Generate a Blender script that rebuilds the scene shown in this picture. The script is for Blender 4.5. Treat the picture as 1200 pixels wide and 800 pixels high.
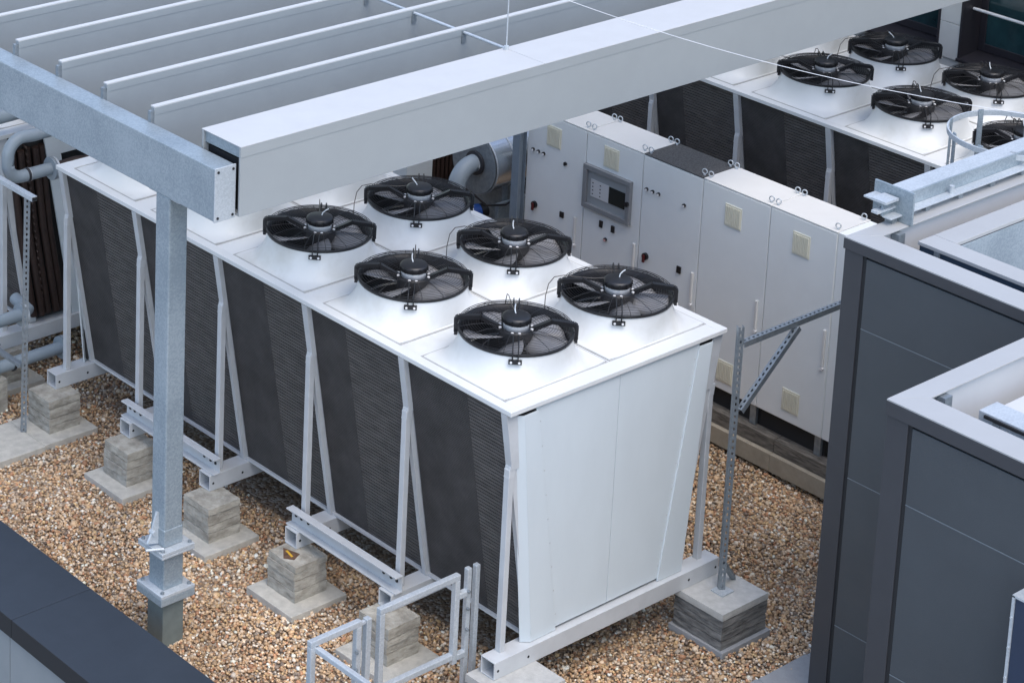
import bpy, math, random
import numpy as np
from mathutils import Vector, Matrix
random.seed(7); RNG = np.random.default_rng(11)
PI = math.pi
scene = bpy.context.scene
for o in list(bpy.data.objects): bpy.data.objects.remove(o)
COL = scene.collection

# ------------------------------------------------------------------ camera
cam_d = bpy.data.cameras.new('camera'); cam = bpy.data.objects.new('camera', cam_d); COL.objects.link(cam)
YAW, PITCH, ROLL, FPX, CX, CY = 0.8857571353606729, -0.24264561091863784, 0.024420010381559963, 2916.890538837351, 308.73275684287273, -218.66259111115076
fw = Vector((math.cos(PITCH)*math.cos(YAW), math.cos(PITCH)*math.sin(YAW), math.sin(PITCH)))
rt = fw.cross(Vector((0, 0, 1))).normalized(); upv = rt.cross(fw)
r2 = rt*math.cos(ROLL)+upv*math.sin(ROLL); u2 = -rt*math.sin(ROLL)+upv*math.cos(ROLL)
M = Matrix((r2, u2, -fw)).transposed().to_4x4(); M.translation = (-12.403285, -12.093702, 11.434906)
cam.matrix_world = M
cam_d.sensor_width = 36; cam_d.lens = FPX/1200*36
cam_d.shift_x = (600-CX)/1200; cam_d.shift_y = (CY-400)/1200
cam_d.clip_start = .1; cam_d.clip_end = 500
scene.camera = cam

# ------------------------------------------------------------------ sky + sun (bright overcast)
SUN_DIR = Vector((-0.10, -0.45, 0.86)).normalized()      # towards the sun
el = math.asin(SUN_DIR.z); az = math.atan2(SUN_DIR.x, SUN_DIR.y)
w = bpy.data.worlds.new('World'); scene.world = w; w.use_nodes = True
nt = w.node_tree; nt.nodes.clear()
sky = nt.nodes.new('ShaderNodeTexSky'); sky.sky_type = 'NISHITA'; sky.sun_disc = False
sky.sun_elevation = el; sky.sun_rotation = az; sky.air_density = 1.0; sky.dust_density = 1.8; sky.ozone_density = 0.0
bg = nt.nodes.new('ShaderNodeBackground'); bg.inputs[1].default_value = 0.15
wo = nt.nodes.new('ShaderNodeOutputWorld')
nt.links.new(sky.outputs[0], bg.inputs[0]); nt.links.new(bg.outputs[0], wo.inputs[0])
sd = bpy.data.lights.new('sun', 'SUN'); sd.energy = 0.72; sd.angle = math.radians(40); sd.color = (1, .985, .96)
so = bpy.data.objects.new('sun', sd); COL.objects.link(so)
so.rotation_euler = (-SUN_DIR).to_track_quat('-Z', 'Y').to_euler(); so.location = (0, -10, 20)
vs = scene.view_settings
vs.view_transform = 'Standard'; vs.look = 'None'; vs.exposure = 1.17; vs.gamma = 1; vs.use_curve_mapping = False

# ------------------------------------------------------------------ materials
MATS = {}
def mat(name, col, rough=.5, metal=0., noise=0., nscale=8., bump=0., bscale=60., col2=None, spec=.5, stretch=None, kind=None, coat=0, lo=.33, hi=.68):
    if name in MATS: return MATS[name]
    m = bpy.data.materials.new(name); m.use_nodes = True; t = m.node_tree; N = t.nodes; L = t.links
    b = N['Principled BSDF']; b.inputs['Roughness'].default_value = rough; b.inputs['Metallic'].default_value = metal
    b.inputs['Specular IOR Level'].default_value = spec
    b.inputs['Base Color'].default_value = (*col, 1)
    tc = N.new('ShaderNodeTexCoord'); src = tc.outputs['Object']
    geo = N.new('ShaderNodeObjectInfo')
    add = N.new('ShaderNodeVectorMath'); add.operation = 'ADD'
    sc_ = N.new('ShaderNodeVectorMath'); sc_.operation = 'SCALE'; sc_.inputs[3].default_value = 37.0
    cmb = N.new('ShaderNodeCombineXYZ')
    for i in range(3): L.new(geo.outputs['Random'], cmb.inputs[i])
    L.new(cmb.outputs[0], sc_.inputs[0]); L.new(src, add.inputs[0]); L.new(sc_.outputs[0], add.inputs[1]); src = add.outputs[0]
    if stretch:
        mp = N.new('ShaderNodeMapping'); mp.inputs['Scale'].default_value = stretch; L.new(src, mp.inputs[0]); src = mp.outputs[0]
    if noise or col2:
        if kind == 'spangle':
            n = N.new('ShaderNodeTexVoronoi'); n.inputs['Scale'].default_value = nscale; L.new(src, n.inputs['Vector'])
            sp = N.new('ShaderNodeSeparateColor'); L.new(n.outputs['Color'], sp.inputs[0])
            n2 = N.new('ShaderNodeTexNoise'); n2.inputs['Scale'].default_value = 2.2; n2.inputs['Detail'].default_value = 5; L.new(src, n2.inputs['Vector'])
            mx = N.new('ShaderNodeMix'); mx.data_type = 'FLOAT'; mx.inputs[0].default_value = .72
            L.new(sp.outputs[0], mx.inputs[2]); L.new(n2.outputs[0], mx.inputs[3]); fac = mx.outputs[0]
        else:
            n = N.new('ShaderNodeTexNoise'); n.inputs['Scale'].default_value = nscale; n.inputs['Detail'].default_value = 8; n.inputs['Roughness'].default_value = .62
            L.new(src, n.inputs['Vector']); fac = n.outputs[0]
        rp = N.new('ShaderNodeValToRGB')
        a = col; c2 = col2 or tuple(x*(1-noise) for x in col)
        rp.color_ramp.elements[0].position = lo; rp.color_ramp.elements[1].position = hi
        rp.color_ramp.elements[0].color = (*c2, 1); rp.color_ramp.elements[1].color = (*a, 1)
        L.new(fac, rp.inputs[0]); L.new(rp.outputs[0], b.inputs['Base Color'])
        rr = N.new('ShaderNodeMapRange'); rr.inputs[3].default_value = min(1, rough+.1); rr.inputs[4].default_value = max(.05, rough-.08)
        L.new(fac, rr.inputs[0]); L.new(rr.outputs[0], b.inputs['Roughness'])
    if bump:
        nb = N.new('ShaderNodeTexNoise'); nb.inputs['Scale'].default_value = bscale; nb.inputs['Detail'].default_value = 4; L.new(src, nb.inputs['Vector'])
        bp = N.new('ShaderNodeBump'); bp.inputs['Strength'].default_value = bump; bp.inputs['Distance'].default_value = .02
        L.new(nb.outputs[0], bp.inputs['Height']); L.new(bp.outputs[0], b.inputs['Normal'])
    MATS[name] = m; return m
WHITE = mat('white_powder_coat', (.67, .685, .68), .45, noise=.08, nscale=2.5, bump=.02, bscale=30)
WHITE_D = mat('white_panel_rain_marked', (.66, .675, .67), .42, col2=(.53, .53, .50), noise=.1, nscale=2.3, bump=.03, bscale=25, lo=.22, hi=.50)
ENDW = mat('light_grey_blue_panel', (.59, .65, .68), .45, noise=.05, nscale=2.2, bump=.05, bscale=3, stretch=(1.5, 1.5, .6))
FRAME = mat('light_grey_painted_steel', (.52, .54, .555), .45, noise=.12, nscale=5)
CAB = mat('cabinet_grey_paint', (.73, .755, .75), .5, noise=.05, nscale=3, bump=.06, bscale=160)
CABTOP = mat('cabinet_top_paint', (.66, .655, .63), .55, noise=.06, nscale=3)
VENT = mat('cream_plastic', (.70, .68, .56), .5, noise=.08, nscale=10)
BLACK = mat('black_plastic', (.012, .012, .014), .38, noise=.2, nscale=12)
BLADE = mat('fan_blade_black', (.27, .272, .28), .30, noise=.2, nscale=6)
WIRE = mat('black_wire', (.015, .015, .017), .45)
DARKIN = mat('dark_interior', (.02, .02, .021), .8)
COILA = mat('coil_fins', (.108, .100, .095), .75, noise=.40, nscale=6, stretch=(1, 1, 3), metal=.0)
COILB = mat('coil_fins_dark', (.074, .069, .067), .8, noise=.40, nscale=4)
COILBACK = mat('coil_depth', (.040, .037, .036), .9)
COPPER = mat('brown_header_tubes', (.030, .015, .011), .6, noise=.4, nscale=9)
GALV = mat('galvanized_steel', (.335, .39, .425), .40, .3, kind='spangle', col2=(.235, .285, .32), nscale=75)
GALV_L = mat('galvanized_light', (.54, .58, .61), .45, .3, kind='spangle', col2=(.42, .46, .49), nscale=90)
GALV_P = mat('galvanized_perforated', (.30, .34, .37), .45, .5, noise=.3, nscale=20)
CLAD = mat('grey_metal_cladding', (.335, .358, .366), .45, .05, noise=.07, nscale=1.6, bump=.04, bscale=180)
SLAT = mat('grey_slat_metal', (.28, .312, .33), .48, .05, noise=.10, nscale=2, bump=.03, bscale=150)
CONC = mat('weathered_concrete', (.50, .475, .41), .9, col2=(.25, .23, .19), nscale=8, bump=.55, bscale=45, stretch=(1, 1, 2.5))
CONC_D = mat('dark_weathered_concrete', (.26, .26, .25), .9, col2=(.06, .06, .06), nscale=6, bump=.5, bscale=40, stretch=(1, 1, 5))
CONC_T = mat('concrete_top', (.47, .47, .45), .85, noise=.2, nscale=14, bump=.2, bscale=80)
SLAB = mat('paving_slab', (.53, .51, .45), .85, noise=.25, nscale=12, bump=.25, bscale=90)
SLAB_G = mat('paving_slab_grey', (.32, .33, .34), .8, noise=.15, nscale=12, bump=.2, bscale=90)
ANTH = mat('anthracite_cladding', (.056, .066, .075), .42, noise=.12, nscale=2, bump=.12, bscale=220)
ANTH_T = mat('anthracite_trim', (.043, .046, .053), .5, noise=.1, nscale=3)
COPE = mat('grey_coping', (.385, .39, .39), .42, noise=.05, nscale=3)
COPE_D = mat('dark_blue_coping', (.030, .039, .053), .4, noise=.12, nscale=4, bump=.04, bscale=100)
JOINT = mat('joint_dark', (.012, .013, .015), .8)
LINING = mat('pale_lining', (.55, .56, .57), .5, noise=.05, nscale=4)
WALLP = mat('pale_wall_panel', (.21, .23, .24), .6, noise=.08, nscale=3)
TIMBER = mat('weathered_timber', (.22, .20, .17), .85, col2=(.05, .045, .04), nscale=7, stretch=(8, 1, 8), bump=.4, bscale=30)
PIPE = mat('grey_painted_pipe', (.26, .31, .35), .45, noise=.1, nscale=6)
CLAMP = mat('clamp_black', (.03, .03, .035), .5)
SILVER = mat('silver_jacket', (.62, .64, .66), .22, .95, noise=.1, nscale=4)
GLASS = mat('window_glass', (.03, .085, .095), .06, col2=(.012, .03, .036), nscale=1.6, spec=.9)
WINF = mat('window_frame_dark', (.028, .026, .032), .45)
RENDERW = mat('white_facade', (.66, .66, .63), .6, noise=.06, nscale=4)
BLUE = mat('blue_paint', (.01, .05, .22), .4)
RED = mat('red_plastic', (.08, .012, .012), .4)
LENSW = mat('white_lens', (.7, .7, .7), .3)
PINK = mat('pink_lens', (.6, .35, .34), .4)
PANELW = mat('display_panel', (.50, .51, .52), .35)
SCREEN = mat('dark_screen', (.02, .022, .02), .12)
STICK = mat('rust_brown_patch', (.16, .085, .05), .8, noise=.5, nscale=25)
YEL = mat('yellow_mark', (.65, .38, .03), .6)
MESHTOP = mat('dark_granule_mat', (.10, .10, .10), .85, col2=(.03, .03, .03), nscale=90)
WHITEC = mat('white_cable', (.72, .73, .74), .4)
# gravel
def gravel_mat():
    m = bpy.data.materials.new('pebbles'); m.use_nodes = True; t = m.node_tree; b = t.nodes['Principled BSDF']
    a = t.nodes.new('ShaderNodeAttribute'); a.attribute_name = 'Col'
    tc = t.nodes.new('ShaderNodeTexCoord'); n = t.nodes.new('ShaderNodeTexNoise'); n.inputs['Scale'].default_value = 90
    t.links.new(tc.outputs['Object'], n.inputs['Vector'])
    mx = t.nodes.new('ShaderNodeMix'); mx.data_type = 'RGBA'; mx.blend_type = 'MULTIPLY'; mx.inputs[0].default_value = .5
    rp = t.nodes.new('ShaderNodeValToRGB'); rp.color_ramp.elements[0].position = .3; rp.color_ramp.elements[0].color = (.5, .47, .42, 1); rp.color_ramp.elements[1].position = .65; rp.color_ramp.elements[1].color = (1, 1, 1, 1)
    t.links.new(n.outputs[0], rp.inputs[0]); t.links.new(a.outputs['Color'], mx.inputs[6]); t.links.new(rp.outputs[0], mx.inputs[7])
    t.links.new(mx.outputs[2], b.inputs['Base Color']); b.inputs['Roughness'].default_value = .62
    return m
def bed_mat():
    m = bpy.data.materials.new('gravel_bed'); m.use_nodes = True; t = m.node_tree; b = t.nodes['Principled BSDF']
    tc = t.nodes.new('ShaderNodeTexCoord'); v = t.nodes.new('ShaderNodeTexVoronoi'); v.inputs['Scale'].default_value = 38
    t.links.new(tc.outputs['Object'], v.inputs['Vector'])
    s = t.nodes.new('ShaderNodeSeparateColor'); t.links.new(v.outputs['Color'], s.inputs[0])
    rp = t.nodes.new('ShaderNodeValToRGB'); e = rp.color_ramp.elements
    e[0].color = (.12, .075, .045, 1); e[1].color = (.42, .38, .32, 1); x = e.new(.5); x.color = (.28, .19, .115, 1)
    t.links.new(s.outputs[0], rp.inputs[0]); t.links.new(rp.outputs[0], b.inputs['Base Color']); b.inputs['Roughness'].default_value = .8
    bp = t.nodes.new('ShaderNodeBump'); bp.invert = True; bp.inputs['Strength'].default_value = .7; bp.inputs['Distance'].default_value = .02
    t.links.new(v.outputs['Distance'], bp.inputs['Height']); t.links.new(bp.outputs[0], b.inputs['Normal'])
    return m

# ------------------------------------------------------------------ mesh helpers
class MB:
    def __init__(s): s.v = []; s.f = []; s.smooth = []
    def poly(s, pts, faces, sm=False):
        k = len(s.v); s.v += [tuple(p) for p in pts]
        for f in faces: s.f.append([i+k for i in f]); s.smooth.append(sm)
        return s
    def box(s, x0, x1, y0, y1, z0, z1):
        P = [(x, y, z) for z in (z0, z1) for y in (y0, y1) for x in (x0, x1)]
        return s.poly(P, [(0, 2, 3, 1), (4, 5, 7, 6), (0, 1, 5, 4), (2, 6, 7, 3), (0, 4, 6, 2), (1, 3, 7, 5)])
    def hexa(s, P):   # 8 points: bottom 4 ccw, top 4 ccw
        return s.poly(P, [(3, 2, 1, 0), (4, 5, 6, 7), (0, 1, 5, 4), (1, 2, 6, 5), (2, 3, 7, 6), (3, 0, 4, 7)])
    def bar(s, p0, p1, a, b, up=(0, 0, 1), up2=None):   # rectangular bar from p0 to p1; a across, b along 'up'
        p0 = Vector(p0); p1 = Vector(p1); d = (p1-p0).normalized(); u = Vector(up)
        x = d.cross(u)
        if x.length < 1e-4: x = d.cross(Vector((1, 0, 0)))
        x.normalize(); y = x.cross(d).normalized()
        q = [(-a/2, -b/2), (a/2, -b/2), (a/2, b/2), (-a/2, b/2)]
        return s.hexa([p0+x*i+y*j for i, j in q]+[p1+x*i+y*j for i, j in q])
    def cyl(s, p0, p1, r, n=16, r1=None, caps=True):
        p0 = Vector(p0); p1 = Vector(p1); r1 = r if r1 is None else r1; d = (p1-p0).normalized()
        x = d.orthogonal().normalized(); y = d.cross(x)
        P = [p0+(x*math.cos(2*PI*i/n)+y*math.sin(2*PI*i/n))*r for i in range(n)]+[p1+(x*math.cos(2*PI*i/n)+y*math.sin(2*PI*i/n))*r1 for i in range(n)]
        s.poly(P, [(i, (i+1) % n, n+(i+1) % n, n+i) for i in range(n)], True)
        if caps: s.poly(P, [tuple(range(n-1, -1, -1)), tuple(range(n, 2*n))])
        return s
    def tube(s, pts, r, n=10, closed=False, caps=True):
        pts = [Vector(p) for p in pts]; m = len(pts); rings = []
        prev = None
        for i, p in enumerate(pts):
            a = pts[(i-1) % m] if (closed or i > 0) else p; b = pts[(i+1) % m] if (closed or i < m-1) else p
            d = (b-a).normalized()
            x = d.orthogonal().normalized() if prev is None else (prev-d*prev.dot(d)).normalized()
            prev = x; y = d.cross(x)
            rings.append([p+(x*math.cos(2*PI*k/n)+y*math.sin(2*PI*k/n))*r for k in range(n)])
        P = [v for R in rings for v in R]; F = []
        for i in range(m if closed else m-1):
            j = (i+1) % m
            F += [(i*n+k, i*n+(k+1) % n, j*n+(k+1) % n, j*n+k) for k in range(n)]
        s.poly(P, F, True)
        if caps and not closed: s.poly(rings[0], [tuple(range(n-1, -1, -1))]); s.poly(rings[-1], [tuple(range(n))])
        return s
    def lathe(s, prof, n=48, c=(0, 0, 0), sm=True):
        m = len(prof); P = [(c[0]+r*math.cos(2*PI*i/n), c[1]+r*math.sin(2*PI*i/n), c[2]+z) for i in range(n) for r, z in prof]
        F = [(i*m+k, ((i+1) % n)*m+k, ((i+1) % n)*m+k+1, i*m+k+1) for i in range(n) for k in range(m-1)]
        return s.poly(P, F, sm)
    def prism(s, poly, y0, y1, axis='y'):    # polygon in xz extruded along y
        n = len(poly)
        P = [(x, y0, z) for x, z in poly]+[(x, y1, z) for x, z in poly]
        return s.poly(P, [tuple(range(n)), tuple(range(2*n-1, n-1, -1))]+[((i+1) % n, i, n+i, n+(i+1) % n) for i in range(n)])
    def build(s, name, m, parent=None, bevel=0, fixn=False):
        me = bpy.data.meshes.new(name); me.from_pydata(s.v, [], s.f); me.materials.append(m)
        me.polygons.foreach_set('use_smooth', s.smooth); me.update()
        if fixn:
            import bmesh
            bm = bmesh.new(); bm.from_mesh(me); bmesh.ops.recalc_face_normals(bm, faces=bm.faces); bm.to_mesh(me); bm.free()
        o = bpy.data.objects.new(name, me); COL.objects.link(o)
        if parent: o.parent = parent
        if bevel:
            b = o.modifiers.new('bevel', 'BEVEL'); b.width = bevel; b.segments = 2; b.limit_method = 'ANGLE'; b.angle_limit = math.radians(50)
        return o
def empty(name, loc=(0, 0, 0), rz=0):
    o = bpy.data.objects.new(name, None); COL.objects.link(o); o.location = loc; o.rotation_euler = (0, 0, rz); o.empty_display_size = .1; return o
def tag(o, label, cat, group=None):
    o['label'] = label; o['category'] = cat
    if group: o['group'] = group
    return o
def struct(o, kind='structure'): o['kind'] = kind; return o
def inst(src, parent, loc=None, rz=None, mirror=None):
    c = src.copy(); COL.objects.link(c); c.parent = parent
    if loc is not None: c.location = loc
    if rz is not None: c.rotation_euler = (0, 0, rz)
    return c
def copy_tree(o, parent=None):
    c = o.copy(); COL.objects.link(c); c.parent = parent
    for ch in list(o.children): copy_tree(ch, c)
    return c
def rect_tube_x(x0, x1, yc, w, z0, z1, t=.012):      # hollow box section along x, open ends
    b = MB(); y0, y1 = yc-w/2, yc+w/2
    for x, nx in ((x0, 0), (x1, 1)): pass
    P = []
    for x in (x0, x1):
        P += [(x, y0, z0), (x, y1, z0), (x, y1, z1), (x, y0, z1)]
    for x in (x0, x1):
        P += [(x, y0+t, z0+t), (x, y1-t, z0+t), (x, y1-t, z1-t), (x, y0+t, z1-t)]
    F = [(i, 4+i, 4+(i+1) % 4, (i+1) % 4) for i in range(4)]
    F += [(8+(i+1) % 4, 12+(i+1) % 4, 12+i, 8+i) for i in range(4)]
    F += [(i, (i+1) % 4, 8+(i+1) % 4, 8+i) for i in range(4)] + [(4+(i+1) % 4, 4+i, 12+i, 12+(i+1) % 4) for i in range(4)]
    return b.poly(P, F)
def perforated(mb, p0, p1, w, d, side, pitch=.055, hole=.026, t=.004):
    """strut channel: holed web of width w facing 'side', two flanges of depth d behind it"""
    p0 = Vector(p0); p1 = Vector(p1); L = (p1-p0).length; u = (p1-p0).normalized(); n = Vector(side); n = (n-u*n.dot(u)).normalized(); x = u.cross(n)
    e = (w-hole*.62)/2
    for sgn in (-1, 1):
        c = x*sgn*(w/2-e/2); mb.bar(p0+c, p1+c, e, t, n)
        c = x*sgn*(w/2-t/2)-n*(d/2+t/2); mb.bar(p0+c, p1+c, t, d, n)
    k = int(L/pitch)
    for i in range(k+1):
        a = i*pitch-(pitch-hole)/2; b = a+(pitch-hole); a = max(a, 0); b = min(b, L)
        if b > a: mb.bar(p0+u*a, p0+u*b, hole*.62, t, n)
    return mb

# ------------------------------------------------------------------ ground
GZ = -.075
g = MB().poly([(-1.78, -30, GZ), (60, -30, GZ), (60, 60, GZ), (-1.78, 60, GZ)], [(0, 1, 2, 3)]).build('gravel_roof', bed_mat()); struct(g)
lo = MB().poly([(-300, -300, -9), (300, -300, -9), (300, 300, -9), (-300, 300, -9)], [(0, 1, 2, 3)]).build('ground', SLAB_G); struct(lo)

def make_pebbles():
    def inrect(x, y, r): return (x > r[0]) & (x < r[1]) & (y > r[2]) & (y < r[3])
    keep = [(-1.77, .62, -1.2, 9), (.5, 4.95, -1.6, .35), (2.0, 4.95, .3, 6), (.5, 5, 6, 9), (4.9, 9.5, 4.6, 11)]
    drop = [(2.2, 9, -9, -1.34)]
    XY = []
    sp = .0250
    gx, gy = np.meshgrid(np.arange(-1.77, 9.5, sp), np.arange(-1.6, 11, sp))
    x = gx.ravel()+RNG.uniform(-.5, .5, gx.size)*sp*1.2; y = gy.ravel()+RNG.uniform(-.5, .5, gx.size)*sp*1.2
    m = np.zeros(len(x), bool)
    for r in keep: m |= inrect(x, y, r)
    for r in drop: m &= ~inrect(x, y, r)
    # thinner where far away
    far = (y > 6.2) | (x > 4.9)
    m &= ~(far & (RNG.random(len(x)) > .6))
    x = x[m]; y = y[m]; n = len(x)
    phi = (1+5**.5)/2
    V = np.array([(-1, phi, 0), (1, phi, 0), (-1, -phi, 0), (1, -phi, 0), (0, -1, phi), (0, 1, phi), (0, -1, -phi), (0, 1, -phi), (phi, 0, -1), (phi, 0, 1), (-phi, 0, -1), (-phi, 0, 1)])/math.sqrt(1+phi*phi)
    F = np.array([(0, 11, 5), (0, 5, 1), (0, 1, 7), (0, 7, 10), (0, 10, 11), (1, 5, 9), (5, 11, 4), (11, 10, 2), (10, 7, 6), (7, 1, 8), (3, 9, 4), (3, 4, 2), (3, 2, 6), (3, 6, 8), (3, 8, 9), (4, 9, 5), (2, 4, 11), (6, 2, 10), (8, 6, 7), (9, 8, 1)])
    s = RNG.lognormal(0, .28, n)[:, None]*np.stack([RNG.uniform(.012, .020, n), RNG.uniform(.010, .015, n), RNG.uniform(.008, .013, n)], 1)
    P = V[None]*(1+RNG.uniform(-.16, .16, (n, 12, 1)))*s[:, None, :]
    a = RNG.uniform(0, 2*PI, n); b = RNG.normal(0, .5, n)
    cb, sb = np.cos(b)[:, None], np.sin(b)[:, None]
    px, pz = P[..., 0]*cb-P[..., 2]*sb, P[..., 0]*sb+P[..., 2]*cb
    ca, sa = np.cos(a)[:, None], np.sin(a)[:, None]
    X = px*ca-P[..., 1]*sa+x[:, None]; Y = px*sa+P[..., 1]*ca+y[:, None]
    hump = .010*np.sin(x*2.3+1.1*np.sin(y*1.7))*np.sin(y*2.9+.8*np.sin(x*1.3))+.006*np.sin(x*7.1+y*3.3)
    Z = GZ+pz+(RNG.uniform(.004, .024, n)+hump)[:, None]
    VV = np.stack([X, Y, Z], -1).reshape(-1, 3).astype(np.float32)
    FF = (F[None]+(np.arange(n)*12)[:, None, None]).reshape(-1)
    me = bpy.data.meshes.new('gravel'); nf = n*20
    me.vertices.add(n*12); me.vertices.foreach_set('co', VV.ravel())
    me.loops.add(nf*3); me.loops.foreach_set('vertex_index', FF.astype(np.int32))
    me.polygons.add(nf); me.polygons.foreach_set('loop_start', np.arange(0, nf*3, 3, dtype=np.int32))
    me.polygons.foreach_set('use_smooth', np.ones(nf, bool))
    pal = np.array([(.52, .38, .24), (.49, .34, .20), (.62, .51, .38), (.40, .26, .15), (.70, .64, .55), (.30, .23, .17), (.42, .23, .13), (.55, .43, .31), (.40, .35, .29), (.57, .42, .23), (.19, .15, .12), (.76, .71, .63)])
    pw = np.array([.18, .16, .14, .11, .07, .06, .09, .08, .03, .05, .045, .05]); pw /= pw.sum()
    c = pal[RNG.choice(len(pal), n, p=pw)]*RNG.uniform(.78, 1.42, (n, 1))*np.array([1.04, .985, .93]); c = np.clip(c, 0, .9)
    at = me.color_attributes.new('Col', 'FLOAT_COLOR', 'POINT')
    patch = 1+.16*np.sin(x*1.9+2*np.sin(y*.9+.4))*np.sin(y*1.6+1.5*np.sin(x*1.1))+.08*np.sin(x*5.3-y*4.1)
    c = np.clip(c*patch[:, None], 0, .92)
    C4 = np.ones((n, 12, 4), np.float32); C4[..., :3] = c[:, None, :]
    at.data.foreach_set('color', C4.ravel())
    me.update(calc_edges=True); me.validate()
    me.materials.append(gravel_mat())
    o = bpy.data.objects.new('gravel', me); COL.objects.link(o); o['kind'] = 'stuff'
    tag(o, 'loose tan and brown pebbles covering the roof', 'gravel')
    print('pebbles', n)
make_pebbles()

# ------------------------------------------------------------------ dry coolers
W, LEN, P = 2.467, 6.0, 1.2
H0, HD = 2.525, 2.565          # fascia underside, deck
ZB = .48                        # top of base beams
FANX = (.655, 1.80)
XK = .088
def coil_x(z): return .045+(2.52-z)*(.40-.045)/(2.52-.50)

def fan_proto():
    """ring mesh with its sub-parts, origin at deck level in the fan axis"""
    root = MB().lathe([(.428, .03), (.428, .235), (.440, .248), (.455, .240), (.458, .240), (.458, .262), (.452, .264), (.444, .255), (.425, .232), (.424, .03)], 56).build('fan', BLACK)
    g = MB()
    def gz(r): return .290+.024*math.sin(min(1, (.46-r)/.20)*PI/2) if r > .22 else .314-.04*(.22-r)/.1
    for r in [.13+.0205*i for i in range(16)]:
        g.tube([(r*math.cos(2*PI*i/40), r*math.sin(2*PI*i/40), gz(r)) for i in range(40)], .0018, 4, True)
    for z in (.262, .276, .290):
        g.tube([(.462*math.cos(2*PI*i/44), .462*math.sin(2*PI*i/44), z) for i in range(44)], .003, 4, True)
    for i in range(16):
        a = 2*PI*(i+.5)/16
        g.tube([(r*math.cos(a), r*math.sin(a), z) for r, z in [(.464, .25), (.462, .290)]+[(q, gz(q)) for q in (.40, .34, .27, .20, .12)]], .0024, 4)
    g.build('guard', WIRE, root)
    mtr = MB().lathe([(0, .384), (.09, .384), (.112, .376), (.118, .364), (.118, .335), (.11, .325), (.0, .325)], 28).build('motor', BLACK, root)
    b = MB()
    for i in range(12):
        a = 2*PI*i/12; b.bar((.116*math.cos(a), .116*math.sin(a), .33), (.116*math.cos(a), .116*math.sin(a), .370), .010, .012, (math.cos(a), math.sin(a), 0))
    b.build('cooling_fin', BLACK, mtr)['kind'] = 'stuff'
    MB().lathe([(.104, .327), (.104, .272), (.0, .272)], 24).build('motor_flange', LENSW, root)
    MB().lathe([(0, .275), (.13, .275), (.135, .26), (.135, .15), (.10, .13), (0, .13)], 28).build('hub', BLACK, root)
    MB().tube([(.01, .02, .383), (.015, .035, .404), (.035, .055, .420), (.055, .07, .43)], .0055, 8).build('cable_gland', GALV_L, root)
    # four support arms on the diagonals
    arm = MB(); prof = [(.472, .195), (.474, .318), (.452, .332), (.28, .346), (.125, .264)]
    for (r0, z0), (r1, z1) in zip(prof[:-1], prof[1:]): arm.bar((r0, 0, z0), (r1, 0, z1), .044, .032, (0.3, 0, 1) if abs(r0-r1) > .01 else (1, 0, 0))
    arm.box(.460, .484, -.045, .045, .195, .225)
    ao = arm.build('arm', BLACK, root); ao.rotation_euler = (0, 0, PI*.75)
    rod = MB()
    for s_ in (-.022, .022): rod.tube([(.466, s_, .215), (.466, s_, .30), (.44, s_, .318), (.30, s_, .336), (.125, s_, .27)], .0055, 6)
    rod.box(.460, .486, -.052, .052, .190, .222)
    ro = rod.build('guard_bracket', BLACK, root); ro.rotation_euler = (0, 0, -PI*.75); ro['kind'] = 'stuff'
    bm_ = MB()
    for s_ in (-1, 1): bm_.cyl((.125, s_*.028, .272), (.125, s_*.028, .284), .012, 8); bm_.cyl((.484, s_*.032, .206), (.489, s_*.032, .206), .010, 8)
    bo = bm_.build('bolt', LENSW, root); bo['kind'] = 'stuff'; bo.rotation_euler = (0, 0, PI*.75)
    inst(ao, root, rz=-PI*.25); inst(ro, root, rz=PI*.25)
    for a in (-PI*.75, PI*.25, -PI*.25): inst(bo, root, rz=a)
    # blades
    bl = MB(); N = 9; P_ = []
    for i in range(N):
        r = .13+.29*i/(N-1); tw = math.radians(38-16*i/(N-1)); ch = .20+.17*i/(N-1); sw = -.18*(i/(N-1))**1.5
        for t in (-.5, -.17, .17, .5):
            th = sw+ch*t*math.cos(tw)/r; z = .185+ch*t*math.sin(tw)*.62+.012*(1-4*t*t)
            P_.append((r*math.cos(th), r*math.sin(th), z))
    F_ = [(i*4+k, i*4+k+1, (i+1)*4+k+1, (i+1)*4+k) for i in range(N-1) for k in range(3)]
    bl.poly(P_, F_, True); blo = bl.build('blade', BLADE, root)
    sol = blo.modifiers.new('thick', 'SOLIDIFY'); sol.thickness = .006
    for k in range(1, 5): inst(blo, root, rz=2*PI*k/5)
    ca_ = math.radians(128); cpts = [(.11, .37), (.20, .352), (.34, .345), (.44, .345), (.52, .318), (.565, .25), (.585, .14), (.588, .0)]
    sp_ = []
    for (r0, z0), (r1, z1) in zip(cpts[:-1], cpts[1:]): sp_ += [(r0+(r1-r0)*t, z0+(z1-z0)*t) for t in (0, .5)]
    MB().tube([(r*math.cos(ca_), r*math.sin(ca_), z) for r, z in sp_+[cpts[-1]]], .0038, 6).build('cable', mat('grey_cable', (.10, .09, .08), .6), root)
    return root

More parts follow.
